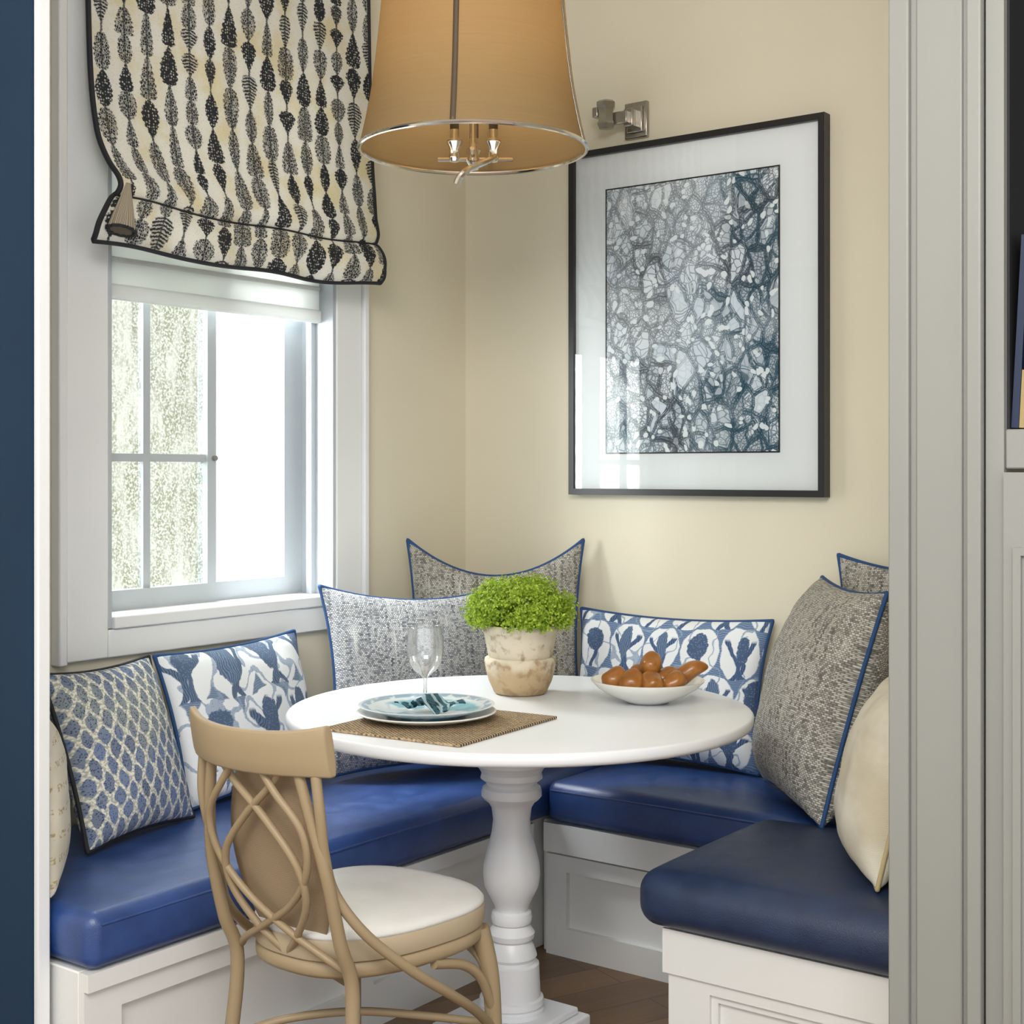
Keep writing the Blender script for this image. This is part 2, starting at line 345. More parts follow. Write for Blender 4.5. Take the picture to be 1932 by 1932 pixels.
def plate():
    g = G('turquoise_glaze'); c = g.co('Object'); x, y, z = g.sep(c)
    r = g.m('SQRT', g.m('ADD', g.m('MULTIPLY', x, x), g.m('MULTIPLY', y, y)))
    d = g.noise(c, 12, 3)
    f = g.m('MULTIPLY', g.ss(d, .45, .53), g.m('MULTIPLY', g.ss(r, .03, .05), g.ss(r, .104, .120, 1, 0)))
    rimb = g.m('MULTIPLY', g.m('MULTIPLY', g.ss(r, .122, .126), g.ss(r, .137, .141, 1, 0)), g.ss(g.noise(c, 60, 2), .36, .5))
    cc = g.mix(f, (.70, .78, .84), g.mix(g.noise(c, 30, 2), (.03, .30, .40), (.28, .55, .66)))
    cc = g.mix(g.m('MULTIPLY', rimb, .75), cc, (.14, .32, .50))
    g.bsdf(cc, .15, coat=.4); return g.mat
M['plate'] = plate()
def napk():
    g = G('teal_napkin'); c = g.co('Object'); v = g.ss(g.vor(c, 90), .30, .48); l = g.ss(g.wave(c, 22, 4, 2, 'DIAGONAL'), .70, .80)
    g.bsdf(g.mix(g.m('MULTIPLY', l, .7), g.mix(v, (.006, .022, .04), (.03, .10, .13)), (.45, .60, .64)), .85, normal=g.bump(g.noise(c, 40, 3), .3, .002)); return g.mat
M['napkin'] = napk()
def rush(name, a, b):
    g = G(name); c = g.co('Object', rot=(0, 0, -.084)); d = g.vadd(c, g.noise(c, 30, 2, color=True), .004); x, y, z = g.sep(d)
    w = g.m('MULTIPLY', g.m('SINE', g.m('MULTIPLY', x, 2*PI/.012)), g.m('SINE', g.m('MULTIPLY', y, 2*PI/.009)))
    st = g.m('SINE', g.m('MULTIPLY', y, 2*PI/.009))
    n = g.noise(c, 120, 2); f = g.m('ADD', g.m('ADD', w, g.m('MULTIPLY', st, .35)), g.m('MULTIPLY', g.m('SUBTRACT', n, .5), 1.5))
    g.bsdf(g.mix(g.ss(f, -.8, .5), a, b), .85, normal=g.bump(f, .9, .003)); return g.mat
M['rush'] = rush('woven_rush', (.10, .06, .03), (.58, .43, .26))
def cane():
    g = G('cane_panel'); c = g.co('Object'); x, y, z = g.sep(c)
    w = g.m('MULTIPLY', g.m('SINE', g.m('MULTIPLY', g.m('ADD', x, z), 900)), g.m('SINE', g.m('MULTIPLY', g.m('SUBTRACT', x, z), 900)))
    g.bsdf(g.mix(g.ss(w, -.3, .4), (.29, .21, .13), (.35, .26, .165)), .7, normal=g.bump(w, .2, .001)); return g.mat
M['cane'] = cane()
M['seatband'] = paint('beige_seat_band', (.46, .37, .25), .6, .05, .03)
M['seatfab'] = linen('white_seat_fabric', (.70, .69, .66), (.77, .76, .74), kind='Object')
M['blindfab'] = (lambda g: (g.mixsh(.35, g.bsdf((.82, .83, .82), .8, final=False), (lambda t: (setattr(t.inputs[0], 'default_value', (.74, .75, .73, 1)), t.outputs[0])[1])(g.n('ShaderNodeBsdfTranslucent'))), g.mat)[1])(G('white_blind'))
M['extwall'] = paint('white_stucco', (.85, .86, .84), .9, .2)
M['grass'] = paint('ground_gravel', (.4, .4, .36), .9)
M['darkstem'] = paint('dark_stem', (.10, .07, .045), .4)
M['tasselfab'] = (lambda g: (g.bsdf(g.mix(g.ss(g.wave(g.co('UV'), 2, .3), .2, .7), (.15, .125, .09), (.46, .40, .30)), .9), g.mat)[1])(G('pleat_fabric'))
M['book_blue'] = paint('book_blue', (.012, .022, .06), .5); M['book_tan'] = paint('book_tan', (.36, .27, .12), .6)
M['book_black'] = paint('book_black', (.02, .02, .025), .5)

# ------------------------------------------------------------------ mesh helpers
def smooth(pts, n=6, closed=False):
    P = [Vector(p) for p in pts]; out = []; L = len(P)
    rng = range(L) if closed else range(L-1)
    for i in rng:
        if closed: p0, p1, p2, p3 = P[i-1], P[i], P[(i+1) % L], P[(i+2) % L]
        else: p0, p1, p2, p3 = P[max(i-1, 0)], P[i], P[i+1], P[min(i+2, L-1)]
        for k in range(n):
            t = k/n
            out.append(.5*((2*p1)+(p2-p0)*t+(2*p0-5*p1+4*p2-p3)*t*t+(3*p1-p0-3*p2+p3)*t**3))
    if not closed: out.append(P[-1])
    return out
class MB:
    def __init__(s): s.bm = bmesh.new(); s.uv = s.bm.loops.layers.uv.new('UVMap')
    def box(s, x0, x1, y0, y1, z0, z1, mtx=None):
        v = [s.bm.verts.new((x, y, z)) for x in (x0, x1) for y in (y0, y1) for z in (z0, z1)]
        if mtx is not None:
            for q in v: q.co = mtx @ q.co
        for f in ((0, 1, 3, 2), (4, 6, 7, 5), (0, 4, 5, 1), (2, 3, 7, 6), (0, 2, 6, 4), (1, 5, 7, 3)):
            s.bm.faces.new([v[i] for i in f])
        return s
    def tube(s, pts, r, seg=10, closed=False, sq=None):
        P = [Vector(p) for p in pts]; n = len(P)
        R = r if isinstance(r, (list, tuple)) else [r]*n
        rings = []; prev = None
        for i in range(n):
            if closed: t = P[(i+1) % n]-P[i-1]
            else: t = P[min(i+1, n-1)]-P[max(i-1, 0)]
            t.normalize()
            if prev is None:
                a = Vector((0, 0, 1)) if abs(t.z) < .9 else Vector((1, 0, 0))
                u = t.cross(a).normalized()
            else: u = (prev-t*prev.dot(t)).normalized()
            prev = u; w = t.cross(u)
            rings.append([s.bm.verts.new(P[i]+R[i]*(math.cos(2*PI*k/seg)*u+math.sin(2*PI*k/seg)*w)) for k in range(seg)])
        for i in range(n if closed else n-1):
            A, B = rings[i], rings[(i+1) % n]
            for k in range(seg):
                s.bm.faces.new((A[k], A[(k+1) % seg], B[(k+1) % seg], B[k]))
        if not closed:
            s.bm.faces.new(rings[0][::-1]); s.bm.faces.new(rings[-1])
        return s
    def lathe(s, prof, c=(0, 0, 0), seg=48):
        c = Vector(c); rings = []
        for r, z in prof:
            if r < 1e-6: rings.append([s.bm.verts.new(c+Vector((0, 0, z)))])
            else: rings.append([s.bm.verts.new(c+Vector((r*math.cos(2*PI*k/seg), r*math.sin(2*PI*k/seg), z))) for k in range(seg)])
        for A, B in zip(rings, rings[1:]):
            for k in range(seg):
                k2 = (k+1) % seg
                if len(A) == 1 and len(B) == 1: continue
                if len(A) == 1: s.bm.faces.new((A[0], B[k2], B[k]))
                elif len(B) == 1: s.bm.faces.new((A[k], A[k2], B[0]))
                else: s.bm.faces.new((A[k], A[k2], B[k2], B[k]))
        return s
    def grid(s, fn, nu, nv, uvf=None):
        V = [[s.bm.verts.new(fn(i/nu, j/nv)) for j in range(nv+1)] for i in range(nu+1)]
        for i in range(nu):
            for j in range(nv):
                f = s.bm.faces.new((V[i][j], V[i+1][j], V[i+1][j+1], V[i][j+1]))
                if uvf:
                    for l, (a, b) in zip(f.loops, ((i, j), (i+1, j), (i+1, j+1), (i, j+1))): l[s.uv].uv = uvf(a/nu, b/nv)
        return V
    def quad(s, *pts): s.bm.faces.new([s.bm.verts.new(p) for p in pts]); return s
    def rbox(s, x0, x1, y0, y1, z0, z1, r, fn=None, rz=None):
        rz = r if rz is None else rz
        lo, hi = Vector((x0, y0, z0)), Vector((x1, y1, z1)); rad = Vector((r, r, rz))
        ax = []
        for k in range(3):
            e = [rad[k]*(1-math.cos(q*PI/2/6)) for q in range(7)]
            a, b = lo[k]+rad[k], hi[k]-rad[k]
            nm = max(2, min(24, int((b-a)/.04)))
            mid = [a+(b-a)*q/nm for q in range(1, nm)] if b-a > 1e-5 else []
            up = [hi[k]-q for q in reversed(e)]
            if b-a <= 1e-5: up = up[1:]
            ax.append([lo[k]+q for q in e]+mid+up)
        V = {}
        def vert(i, j, k):
            if (i, j, k) not in V:
                p = Vector((ax[0][i], ax[1][j], ax[2][k])); q = Vector([min(max(p[t], lo[t]+rad[t]), hi[t]-rad[t]) for t in range(3)])
                d = Vector([(p[t]-q[t])/rad[t] for t in range(3)])
                if d.length > 1e-6: d.normalize()
                p = q+Vector([d[t]*rad[t] for t in range(3)])
                V[i, j, k] = s.bm.verts.new(fn(p) if fn else p)
            return V[i, j, k]
        n = [len(a)-1 for a in ax]
        for (a, b, c) in ((0, 1, 2), (1, 2, 0), (0, 2, 1)):
            for e in (0, n[c]):
                for i in range(n[a]):
                    for j in range(n[b]):
                        f = []
                        for di, dj in ((0, 0), (1, 0), (1, 1), (0, 1)):
                            idx = [0, 0, 0]; idx[a] = i+di; idx[b] = j+dj; idx[c] = e; f.append(vert(*idx))
                        s.bm.faces.new(f)
        return s
    def ell(s, c, r, mtx=None, u=16, v=10, fn=None):
        res = bmesh.ops.create_uvsphere(s.bm, u_segments=u, v_segments=v, radius=1)
        for q in res['verts']:
            p = Vector((q.co.x*r[0], q.co.y*r[1], q.co.z*r[2]))
            if fn: p = fn(p)
            if mtx is not None: p = mtx @ p
            q.co = p+Vector(c)
        return s
    def build(s, name, mat, parent=None, bevel=0, seg=2, origin=None, sharp=40, recalc=True, solid=0, flat=False):
        if recalc: bmesh.ops.recalc_face_normals(s.bm, faces=s.bm.faces[:])
        me = bpy.data.meshes.new(name)
        if parent is not None: o0 = ORG[parent.name]
        elif origin is not None: o0 = Vector(origin)
        else:
            co = [v.co for v in s.bm.verts]
            o0 = Vector(((min(c.x for c in co)+max(c.x for c in co))/2, (min(c.y for c in co)+max(c.y for c in co))/2, min(c.z for c in co)))
        for v in s.bm.verts: v.co -= o0
        s.bm.to_mesh(me); s.bm.free()
        if not flat:
            me.shade_smooth()
            if sharp: me.set_sharp_from_angle(angle=math.radians(sharp))
        o = bpy.data.objects.new(name, me); COL.objects.link(o); me.materials.append(mat)
        ORG[o.name] = o0
        if parent is not None: o.parent = parent
        else: o.location = o0
        if solid:
            md = o.modifiers.new('solid', 'SOLIDIFY'); md.thickness = solid; md.offset = 0
        if bevel:
            md = o.modifiers.new('bevel', 'BEVEL'); md.width = bevel; md.segments = seg; md.limit_method = 'ANGLE'; md.angle_limit = math.radians(40)
        return o
def tag(o, label, cat, group=None, kind=None):
    if kind: o['kind'] = kind
    if label: o['label'] = label
    if cat: o['category'] = cat
    if group: o['group'] = group
    return o
def thing(name, loc, label, cat, group=None, kind=None):
    o = bpy.data.objects.new(name, None); COL.objects.link(o); o.location = loc; o.empty_display_size = .05
    ORG[o.name] = Vector(loc); return tag(o, label, cat, group, kind)
def struct(o): o['kind'] = 'structure'; return o
def bx(*a): return MB().box(*a)

# ------------------------------------------------------------------ room shell
WT = .15; CEIL = 2.86; NY = -1.9; RX = 1.93; FARY = -5.2
YW0, YW1, ZW0, ZW1 = -1.39, -.61, .911, 2.45
w = MB(); w.box(-WT, 0, FARY, YW0, 0, CEIL); w.box(-WT, 0, YW1, 0, 0, CEIL); w.box(-WT, 0, YW0, YW1, 0, ZW0); w.box(-WT, 0, YW0, YW1, ZW1, CEIL)
struct(w.build('wall_left', M['wall'], flat=True))
struct(bx(-WT, 5.2, 0, .15, 0, CEIL).build('wall_back', M['wall'], flat=True))
struct(bx(RX, 2.07, -1.28, 0, 0, CEIL).build('wall_right', M['wall'], flat=True))
struct(bx(0, .50, -1.93, -1.9, 0, CEIL).build('wall_front', M['navy'], flat=True))
struct(bx(-WT, 5.2, FARY, .15, -.06, 0).build('floor', M['floor'], flat=True))
struct(bx(-WT, 5.2, FARY, .15, CEIL, CEIL+.08).build('ceiling', M['ceil'], flat=True))
struct(bx(.50, .515, -1.924, -1.897, 0, CEIL).build('trim_1', M['trim'], bevel=.003))
t = MB()
t.box(RX-.004, 2.075, -1.30, -1.28, 0, CEIL); t.box(RX-.004, RX+.030, -1.312, -1.30, 0, CEIL)
t.box(RX+.040, 2.045, -1.306, -1.30, 0, CEIL); t.box(2.055, 2.078, -1.318, -1.30, 0, CEIL)
struct(t.build('trim_2', M['casing'], bevel=.004, seg=3))

# window
win = thing('window_1', (0, -1.0, ZW0), None, None, kind='structure')
c = MB(); cw = .122; cr_w = .104
c.box(0, .022, YW0-cw, YW0, ZW0-.07, ZW1+cw); c.box(0, .022, YW1, YW1+cr_w, ZW0-.07, ZW1+cw)
c.box(0, .022, YW0, YW1, ZW1, ZW1+cw); c.box(0, .022, YW0, YW1, ZW0-.07, ZW0-.003)
c.box(0, .034, YW0-cw-.024, YW0-cw, ZW0-.075, ZW1+cw); c.box(0, .034, YW1+cr_w, YW1+cr_w+.020, ZW0-.075, ZW1+cw)
c.build('casing', M['trim'], win, bevel=.004)
c = MB(); c.box(-WT, .018, YW0-.001, YW0+.012, ZW0, ZW1); c.box(-WT, .018, YW1-.012, YW1+.001, ZW0, ZW1); c.box(-WT, .018, YW0+.012, YW1-.012, ZW1-.012, ZW1)
c.box(-.07, -.05, YW1-.03, YW1-.012, ZW0, ZW1-.012); c.box(-.07, -.05, YW0+.012, YW0+.03, ZW0, ZW1-.012)
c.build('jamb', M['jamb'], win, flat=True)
bx(-WT, .030, YW0+.0125, YW1-.0125, ZW0-.002, ZW0+.028).build('sill', M['trim'], win, bevel=.004)
def sash(y0, y1, st0, st1, xs, bars, mid, pm, fm):
    s = MB(); z0, z1 = ZW0+.028, ZW1-.012
    s.box(xs-.02, xs+.02, y0, y0+st0, z0, z1); s.box(xs-.02, xs+.02, y1-st1, y1, z0, z1)
    s.box(xs-.02, xs+.02, y0+st0, y1-st1, z0, z0+.05); s.box(xs-.02, xs+.02, y0+st0, y1-st1, z1-.05, z1)
    for b in bars: s.box(xs-.010, xs+.010, b-.011, b+.011, z0+.05, z1-.05)
    if mid: s.box(xs-.010, xs+.0102, y0+st0, y1-st1, mid-.010, mid+.010)
    o = s.build('sash', fm, win, flat=True)
    a, b = y0+st0, y1-st1
    MB().quad((xs, a, z0+.05), (xs, b, z0+.05), (xs, b, z1-.05), (xs, a, z1-.05)).build('pane', pm, o, flat=True, recalc=False)
    return o
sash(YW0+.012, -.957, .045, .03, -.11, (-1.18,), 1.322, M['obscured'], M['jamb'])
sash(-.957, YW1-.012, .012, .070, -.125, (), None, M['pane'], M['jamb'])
l = MB(); l.tube([(-.088, -.968, 1.322), (-.078, -.968, 1.322)], .007, 10); l.build('latch', M['pewter'], win)

# exterior
tag(bx(-3.1, -3.0, -3.5, 4.5, -.3, 3.6).build('neighbouring_wall', M['extwall'], flat=True), 'bright white neighbouring wall seen through the right pane of the window', 'wall')
struct(bx(-3.0, -.16, -3.5, 4.5, -.4, -.3).build('floor_outside', M['grass'], flat=True))
h = MB(); rr = random.Random(3)
for i in range(5600):
    y = rr.uniform(-1.7, .02); z = rr.uniform(-.25, 2.9); x = -2.05+rr.gauss(0, .10)
    s = rr.uniform(.03, .06); n = Vector((rr.uniform(.2, 1), rr.gauss(0, .5), rr.gauss(.3, .5))).normalized()
    u = n.cross(Vector((rr.random(), rr.random(), rr.random()))).normalized(); v = n.cross(u); p = Vector((x, y, z))
    h.bm.faces.new([h.bm.verts.new(q) for q in (p-u*s, p-v*s*.5, p+u*s, p+v*s*.5)])
tag(h.build('hedge', M['hedge'], recalc=False, flat=True), 'pale sunlit hedge outside behind the gridded left panes', 'hedge', kind='stuff')

# ------------------------------------------------------------------ roller blind and roman shade
rb = thing('roller_blind', (-.035, -1.0, 1.71), 'plain white blind rolled low across the top of the window', 'blind')
bx(-.040, -.034, YW0+.014, YW1-.014, 1.735, 2.43).build('fabric', M['blindfab'], rb, flat=True)
bx(-.048, -.022, YW0+.014, YW1-.014, 1.708, 1.745).build('bottom_bar', M['blindfab'], rb, bevel=.006)
bx(-.050, -.028, YW0+.014, YW1-.014, 1.80, 1.812).build('batten', M['blindfab'], rb, bevel=.003)

RS = thing('roman_shade', (.10, -1.0, 1.80), 'cream relaxed roman shade with black seed print and black edging over the window', 'roman shade')
prof = [(.058, 2.68, 0), (.064, 2.4, 0), (.072, 2.2, .002), (.084, 2.08, .010), (.103, 2.01, .024), (.122, 1.972, .036), (.129, 1.95, .038), (.124, 1.932, .034), (.118, 1.924, .028),
        (.130, 1.912, .010), (.144, 1.885, -.012), (.147, 1.855, -.026), (.143, 1.828, -.030), (.131, 1.812, -.028)]
prof = smooth([(a, b, cc) for a, b, cc in prof], 5)
arc = [0]
for a, b in zip(prof, prof[1:]): arc.append(arc[-1]+math.hypot(a.x-b.x, a.y-b.y))
YS0, YS1 = -1.480, -.520
def shpt(a, b):
    k = b*(len(prof)-1); i = min(int(k), len(prof)-2); f = k-i
    p = prof[i].lerp(prof[i+1], f)
    low = max(0, min(1, (2.1-p.y)/.25))
    yl = YS0+p.z; yr = YS1-(.045*low*low+.35*p.z)
    y = yl+a*(yr-yl)
    return Vector((p.x+low*.010*math.sin(a*9+p.y*20)+.004*math.sin(a*23)*low, y, p.y-low*.012*math.sin(PI*a)+low*.005*math.sin(a*14)))
m = MB(); m.grid(shpt, 70, len(prof)-1, lambda a, b: (a*.96, arc[-1]-arc[int(round(b*(len(prof)-1)))]))
m.build('fabric_panel', M['shadefab'], RS, solid=.004, sharp=0, recalc=False)
bx(.035, .056, YS0+.01, YS1-.01, 2.63, 2.68).build('headrail', M['trim'], RS, bevel=.003)
nb = len(prof)-1
edge = [shpt(0, i/nb) for i in range(nb+1)]; e2 = [shpt(i/50, 1) for i in range(1, 50)]; e3 = [shpt(1, i/nb) for i in range(nb, -1, -1)]
m = MB(); m.tube(edge+e2+e3, .0065, 8); m.build('edging', M['blackpipe'], RS)
k0 = 7*5+3
m = MB(); m.tube([shpt(i/50, (k0+2)/nb)+Vector((.004, 0, 0)) for i in range(51)], .0028, 6); m.build('fold_seam', M['blackpipe'], RS)
m = MB(); ap = Vector((.150, -1.440, 1.950))
def fan(a, b):
    ang = a*2*PI; rad = .006+.034*b**1.1*(1-.12*b*b); rad *= 1+.07*math.cos(ang*13)
    return ap+Vector((rad*.5*math.cos(ang)+.010, rad*math.sin(ang)-.020*b, -.112*b+.008*math.cos(ang+.6)*b))
m.grid(fan, 104, 8, lambda a, b: (a*26/PI, b)); vs = [m.bm.verts.new(fan(i/104, 1)) for i in range(104)]; m.bm.faces.new(vs); m.build('corner_tassel', M['tasselfab'], RS, sharp=60)
m = MB(); m.tube([fan(i/88, 1) for i in range(88)], .004, 6, closed=True); m.build('tassel_edge', M['blackpipe'], RS)

# ------------------------------------------------------------------ benches and cushions
def cushion(name, label, mat, x0, x1, y0, y1, z0, z1, crown=.012, r=.03, seam=None):
    o = thing(name, ((x0+x1)/2, (y0+y1)/2, z0), label, 'cushion')
    def fn(p):
        s = (p.x-x0)/(x1-x0)*2-1; t = (p.y-y0)/(y1-y0)*2-1; q = p.copy()
        k = max(0, 1-s**4)*max(0, 1-t**4)
        zz = (p.z-z0)/(z1-z0)
        q.z += (crown*k+.003*mnoise.noise(p*6)*k)*max(0, zz)**3
        b = .007*math.sin(PI*max(0, min(1, zz)))
        q.x += b*(s**9)*(1-t**4); q.y += b*(t**9)*(1-s**4)
        return q
    m = MB(); m.rbox(x0, x1, y0, y1, z0, z1, r, fn, min(r, (z1-z0)/2-.0005))
    m.build('cover', mat, o, sharp=0)
    if seam:
        s = MB(); s.tube(seam, .003, 8); s.build('seam', mat, o)
    return o
ZC0, ZC1 = .355, .462
LBX, BBY = .62, -.45
def bench(label, body, fronts, loc):
    b = thing('banquette_bench', loc, label, 'bench')
    m = MB(); m.box(*body); m.build('body', M['benchwhite'], b, bevel=.003)
    for nm, boxes in fronts:
        m = MB()
        for q in boxes: m.box(*q)
        m.build(nm, M['benchwhite'], b, flat=True)
    return b
fx = .585
bench('long white banquette bench under the window', (.003, fx, -1.885, -.003, 0, .352),
      [('face_frame', [(fx, fx+.016, -1.885, -.472, .27, .318), (fx, fx+.016, -1.885, -.472, .0, .10), (fx, fx+.016, -1.885, -1.80, .10, .27), (fx, fx+.016, -1.17, -1.09, .10, .27), (fx, fx+.016, -.552, -.472, .10, .27)]),
       ('lid_rail', [(fx, fx+.028, -1.885, -.475, .318, .352)])], (.30, -.95, 0))
fy = -.42
bench('white panelled banquette bench below the framed picture', (.605, 1.925, fy, -.003, 0, .352),
      [('face_frame', [(.625, 1.30, fy-.016, fy, .225, .268), (.625, 1.30, fy-.016, fy, 0, .075), (.625, .69, fy-.016, fy, .075, .225), (1.24, 1.30, fy-.016, fy, .075, .225)]),
       ('lid_rail', [(.625, 1.30, fy-.028, fy, .276, .352)])], (1.27, -.2, 0))
ry = -.985
bench('short white bench end with recessed panel, beside the right casing', (1.335, 1.925, ry, -.452, 0, .352),
      [('face_frame', [(1.335, 1.925, ry-.018, ry, .235, .352), (1.335, 1.43, ry-.018, ry, 0, .235), (1.83, 1.925, ry-.018, ry, 0, .235), (1.43, 1.83, ry-.018, ry, 0, .06)]),
       ('top_rail', [(1.325, 1.925, ry-.026, ry-.018, .262, .352)]),
       ('panel_moulding', [(1.43, 1.445, ry-.010, ry, .06, .235), (1.815, 1.83, ry-.010, ry, .06, .235), (1.445, 1.815, ry-.010, ry, .22, .235)])], (1.63, -.72, 0))
cushion('bench_cushion', 'long bright blue leather bench cushion under the window', M['leather'], .010, LBX, -1.885, -.008, ZC0, ZC1, r=.026, seam=[(LBX-.001, -1.86, ZC1-.022), (LBX+.004, -1.2, ZC1-.018), (LBX-.001, -.47, ZC1-.022)])
cushion('bench_cushion', 'blue leather bench cushion along the wall below the framed picture', M['leather'], LBX+.014, 1.920, BBY, -.008, ZC0, ZC1, r=.026, seam=[(LBX+.03, BBY+.001, ZC1-.022), (1.0, BBY-.004, ZC1-.018), (1.3, BBY-.004, ZC1-.018)])
cushion('bench_cushion', 'dark navy leather cushion on the short bench at lower right', M['leather2'], 1.275, 1.920, -1.045, BBY-.018, ZC0, ZC1+.008, crown=.016, r=.044)

# ------------------------------------------------------------------ pillows (vertices baked in place, fabric mapped by UV in metres)
def pillow(label, mat, pipe, x, y, n, lean, roll, w, h, T, k=.10, group=None, pr=.0055, seed=0, z=.478, pexp=.45, kt=None):
    nh = Vector((n[0], n[1], 0)).normalized(); Z = Vector((0, 0, 1)); u = Z.cross(nh)
    L = math.radians(lean); v = math.cos(L)*Z-math.sin(L)*nh; nn = math.cos(L)*nh+math.sin(L)*Z
    r = math.radians(roll); u2 = math.cos(r)*u+math.sin(r)*v; v2 = -math.sin(r)*u+math.cos(r)*v
    R = Matrix((u2, v2, nn)).transposed()
    N = 30
    kt = k if kt is None else kt
    def base(s, t):
        kk = kt if t > 0 else k
        xx = w/2*s*(1-k*(1-t*t)*s*s); yy = h/2*t*(1-kk*(1-s*s)*t*t)
        return xx, yy
    def P(s, t, side):
        xx, yy = base(s, t)
        zz = T/2*max(0, (1-s*s)*(1-t*t))**pexp
        zz *= 1+.10*mnoise.noise(Vector((xx*7+seed*3.1, yy*7, side*5)))
        zz += side*.004*mnoise.noise(Vector((xx*22, yy*22, seed)))*(1 if abs(s) < .99 and abs(t) < .99 else 0)
        if t < 0: zz *= 1+.12*(-t)
        return R @ Vector((xx, yy+h/2, side*zz))
    m = MB(); bm = m.bm; A = {}; B = {}; UVs = {}
    f = lambda q: math.sin(q*PI/2)
    for i in range(N+1):
        for j in range(N+1):
            s, t = f(i/N*2-1), f(j/N*2-1)
            bb = base(s, t); UVs[i, j] = (bb[0]+seed*1.37, bb[1]+seed*.71)
            A[i, j] = bm.verts.new(P(s, t, 1))
            B[i, j] = A[i, j] if i in (0, N) or j in (0, N) else bm.verts.new(P(s, t, -1))
    for i in range(N):
        for j in range(N):
            for D, ks in ((A, ((i, j), (i+1, j), (i+1, j+1), (i, j+1))), (B, ((i, j), (i, j+1), (i+1, j+1), (i+1, j)))):
                fc = bm.faces.new([D[q] for q in ks])
                for lp, q in zip(fc.loops, ks): lp[m.uv].uv = UVs[q]
    zmin = min(q.co.z for q in bm.verts)-(pr if pipe else 0)
    loc = Vector((x, y, z-zmin-.002))
    ob = thing('throw_pillow', loc, label, 'pillow', group); ORG[ob.name] = Vector((0, 0, 0))
    m.build('cover', mat, ob, sharp=0)
    if pipe:
        loop = []
        for i in range(N): loop.append((i, 0))
        for j in range(N): loop.append((N, j))
        for i in range(N, 0, -1): loop.append((i, N))
        for j in range(N, 0, -1): loop.append((0, j))
        pts = [P(f(i/N*2-1), f(j/N*2-1), 1) for i, j in loop]
        q = MB(); q.tube(pts, pr, 8, closed=True); q.build('piping', pipe, ob, sharp=0)
    return ob
pillow('cream pillow with faint dashes, at the far left end of the long bench', M['creammarks'], None, .34, -1.805, (.45, .89), 3, 0, .36, .34, .13, .04, seed=1)
pillow('square blue and cream net patterned pillow with black edging', M['diamond'], M['blackpipe'], .275, -1.49, (.96, .18), 20, 0, .345, .39, .14, .07, seed=2)
pillow('blue and white floral pillow under the window sill, beside the black edged one', M['floral'], M['bluepipe'], .180, -1.050, (1, 0.02), 16, 2, .48, .375, .13, .07, seed=3)
pillow('wide grey tweed pillow with blue piping behind the wine glass', M['weave'], M['bluepipe'], .375, -.610, (.85, -.53), 18, -1, .56, .51, .17, .10, seed=4, kt=.18)
pillow('grey tweed pillow with pointed upper corners standing in the wall corner', M['weave2'], M['bluepipe'], .30, -.235, (.6, -.8), 4, 0, .52, .605, .15, .10, seed=5, kt=.36)
pillow('oblong blue and white blossom pillow below the framed picture', M['floral2'], M['bluepipe'], .79, -.13, (0.03, -1), 12, 0, .61, .41, .13, .08, seed=6)
pillow('tall tweed pillow mostly hidden, behind the large one at the right', M['weave2'], M['bluepipe'], 1.535, -.115, (-.05, -1), 3, 0, .48, .59, .10, .13, seed=7)
pillow('large grey tweed pillow with blue piping leaning right, seen from its edge', M['weave2'], M['bluepipe'], 1.298, -.352, (-.75, -.66), 16, 0, .49, .55, .26, .07, seed=8)
pillow('plump cream velvet pillow on the navy cushion', M['cream'], M['creampipe'], 1.668, -.80, (-.85, -.53), 14, 0, .34, .375, .17, .05, pr=.005, seed=9, z=.488)

# ------------------------------------------------------------------ table
TX, TY = .905, -.935; TR = .525; TZ = .75
PXC, PYC = TX-.018*.801, TY-.018*.5985
T = thing('pedestal_table', (TX, TY, 0), 'round white pedestal dining table with a turned column', 'table')
m = MB(); m.lathe([(0, TZ-.028), (TR-.010, TZ-.028), (TR-.003, TZ-.024), (TR, TZ-.018), (TR, TZ-.005), (TR-.003, TZ-.001), (TR-.006, TZ), (0, TZ)], (TX, TY, 0), 128)
m.build('tabletop', M['tablewhite'], T, sharp=50)
S = 3.19/2650
pp = [(1408, 72), (1440, 70), (1447, 62), (1456, 57), (1466, 59), (1474, 49), (1478, 47), (1484, 55), (1492, 57), (1500, 57), (1506, 52), (1512, 44), (1522, 38), (1545, 35), (1570, 38), (1600, 46), (1630, 53), (1650, 54), (1670, 51), (1690, 41), (1706, 33), (1716, 30), (1719, 37), (1728, 39), (1738, 37), (1741, 32), (1747, 37), (1757, 44), (1767, 42), (1772, 36), (1780, 41), (1792, 46), (1800, 48), (1806, 45), (1812, 46), (1815, 52), (1875, 55), (1878, 60), (1888, 62), (1893, 58), (1897, 62), (1906, 62)]
z_of = lambda y: 1.286-(y-890)*S
prof2 = [(0, TZ-.030)]+[(.155, TZ-.030), (.155, TZ-.055), (.10, TZ-.062)]+[(r*S, z_of(y)) for y, r in pp]+[(0, z_of(1906))]
m = MB(); m.lathe(prof2, (PXC, PYC, 0), 56); m.build('column', M['tablewhite'], T, sharp=35)
m = MB(); m.box(PXC-.130, PXC+.130, PYC-.130, PYC+.130, 0, .045); m.box(PXC-.110, PXC+.110, PYC-.110, PYC+.110, .045, z_of(1906)); m.build('plinth', M['tablewhite'], T, bevel=.006, seg=3)

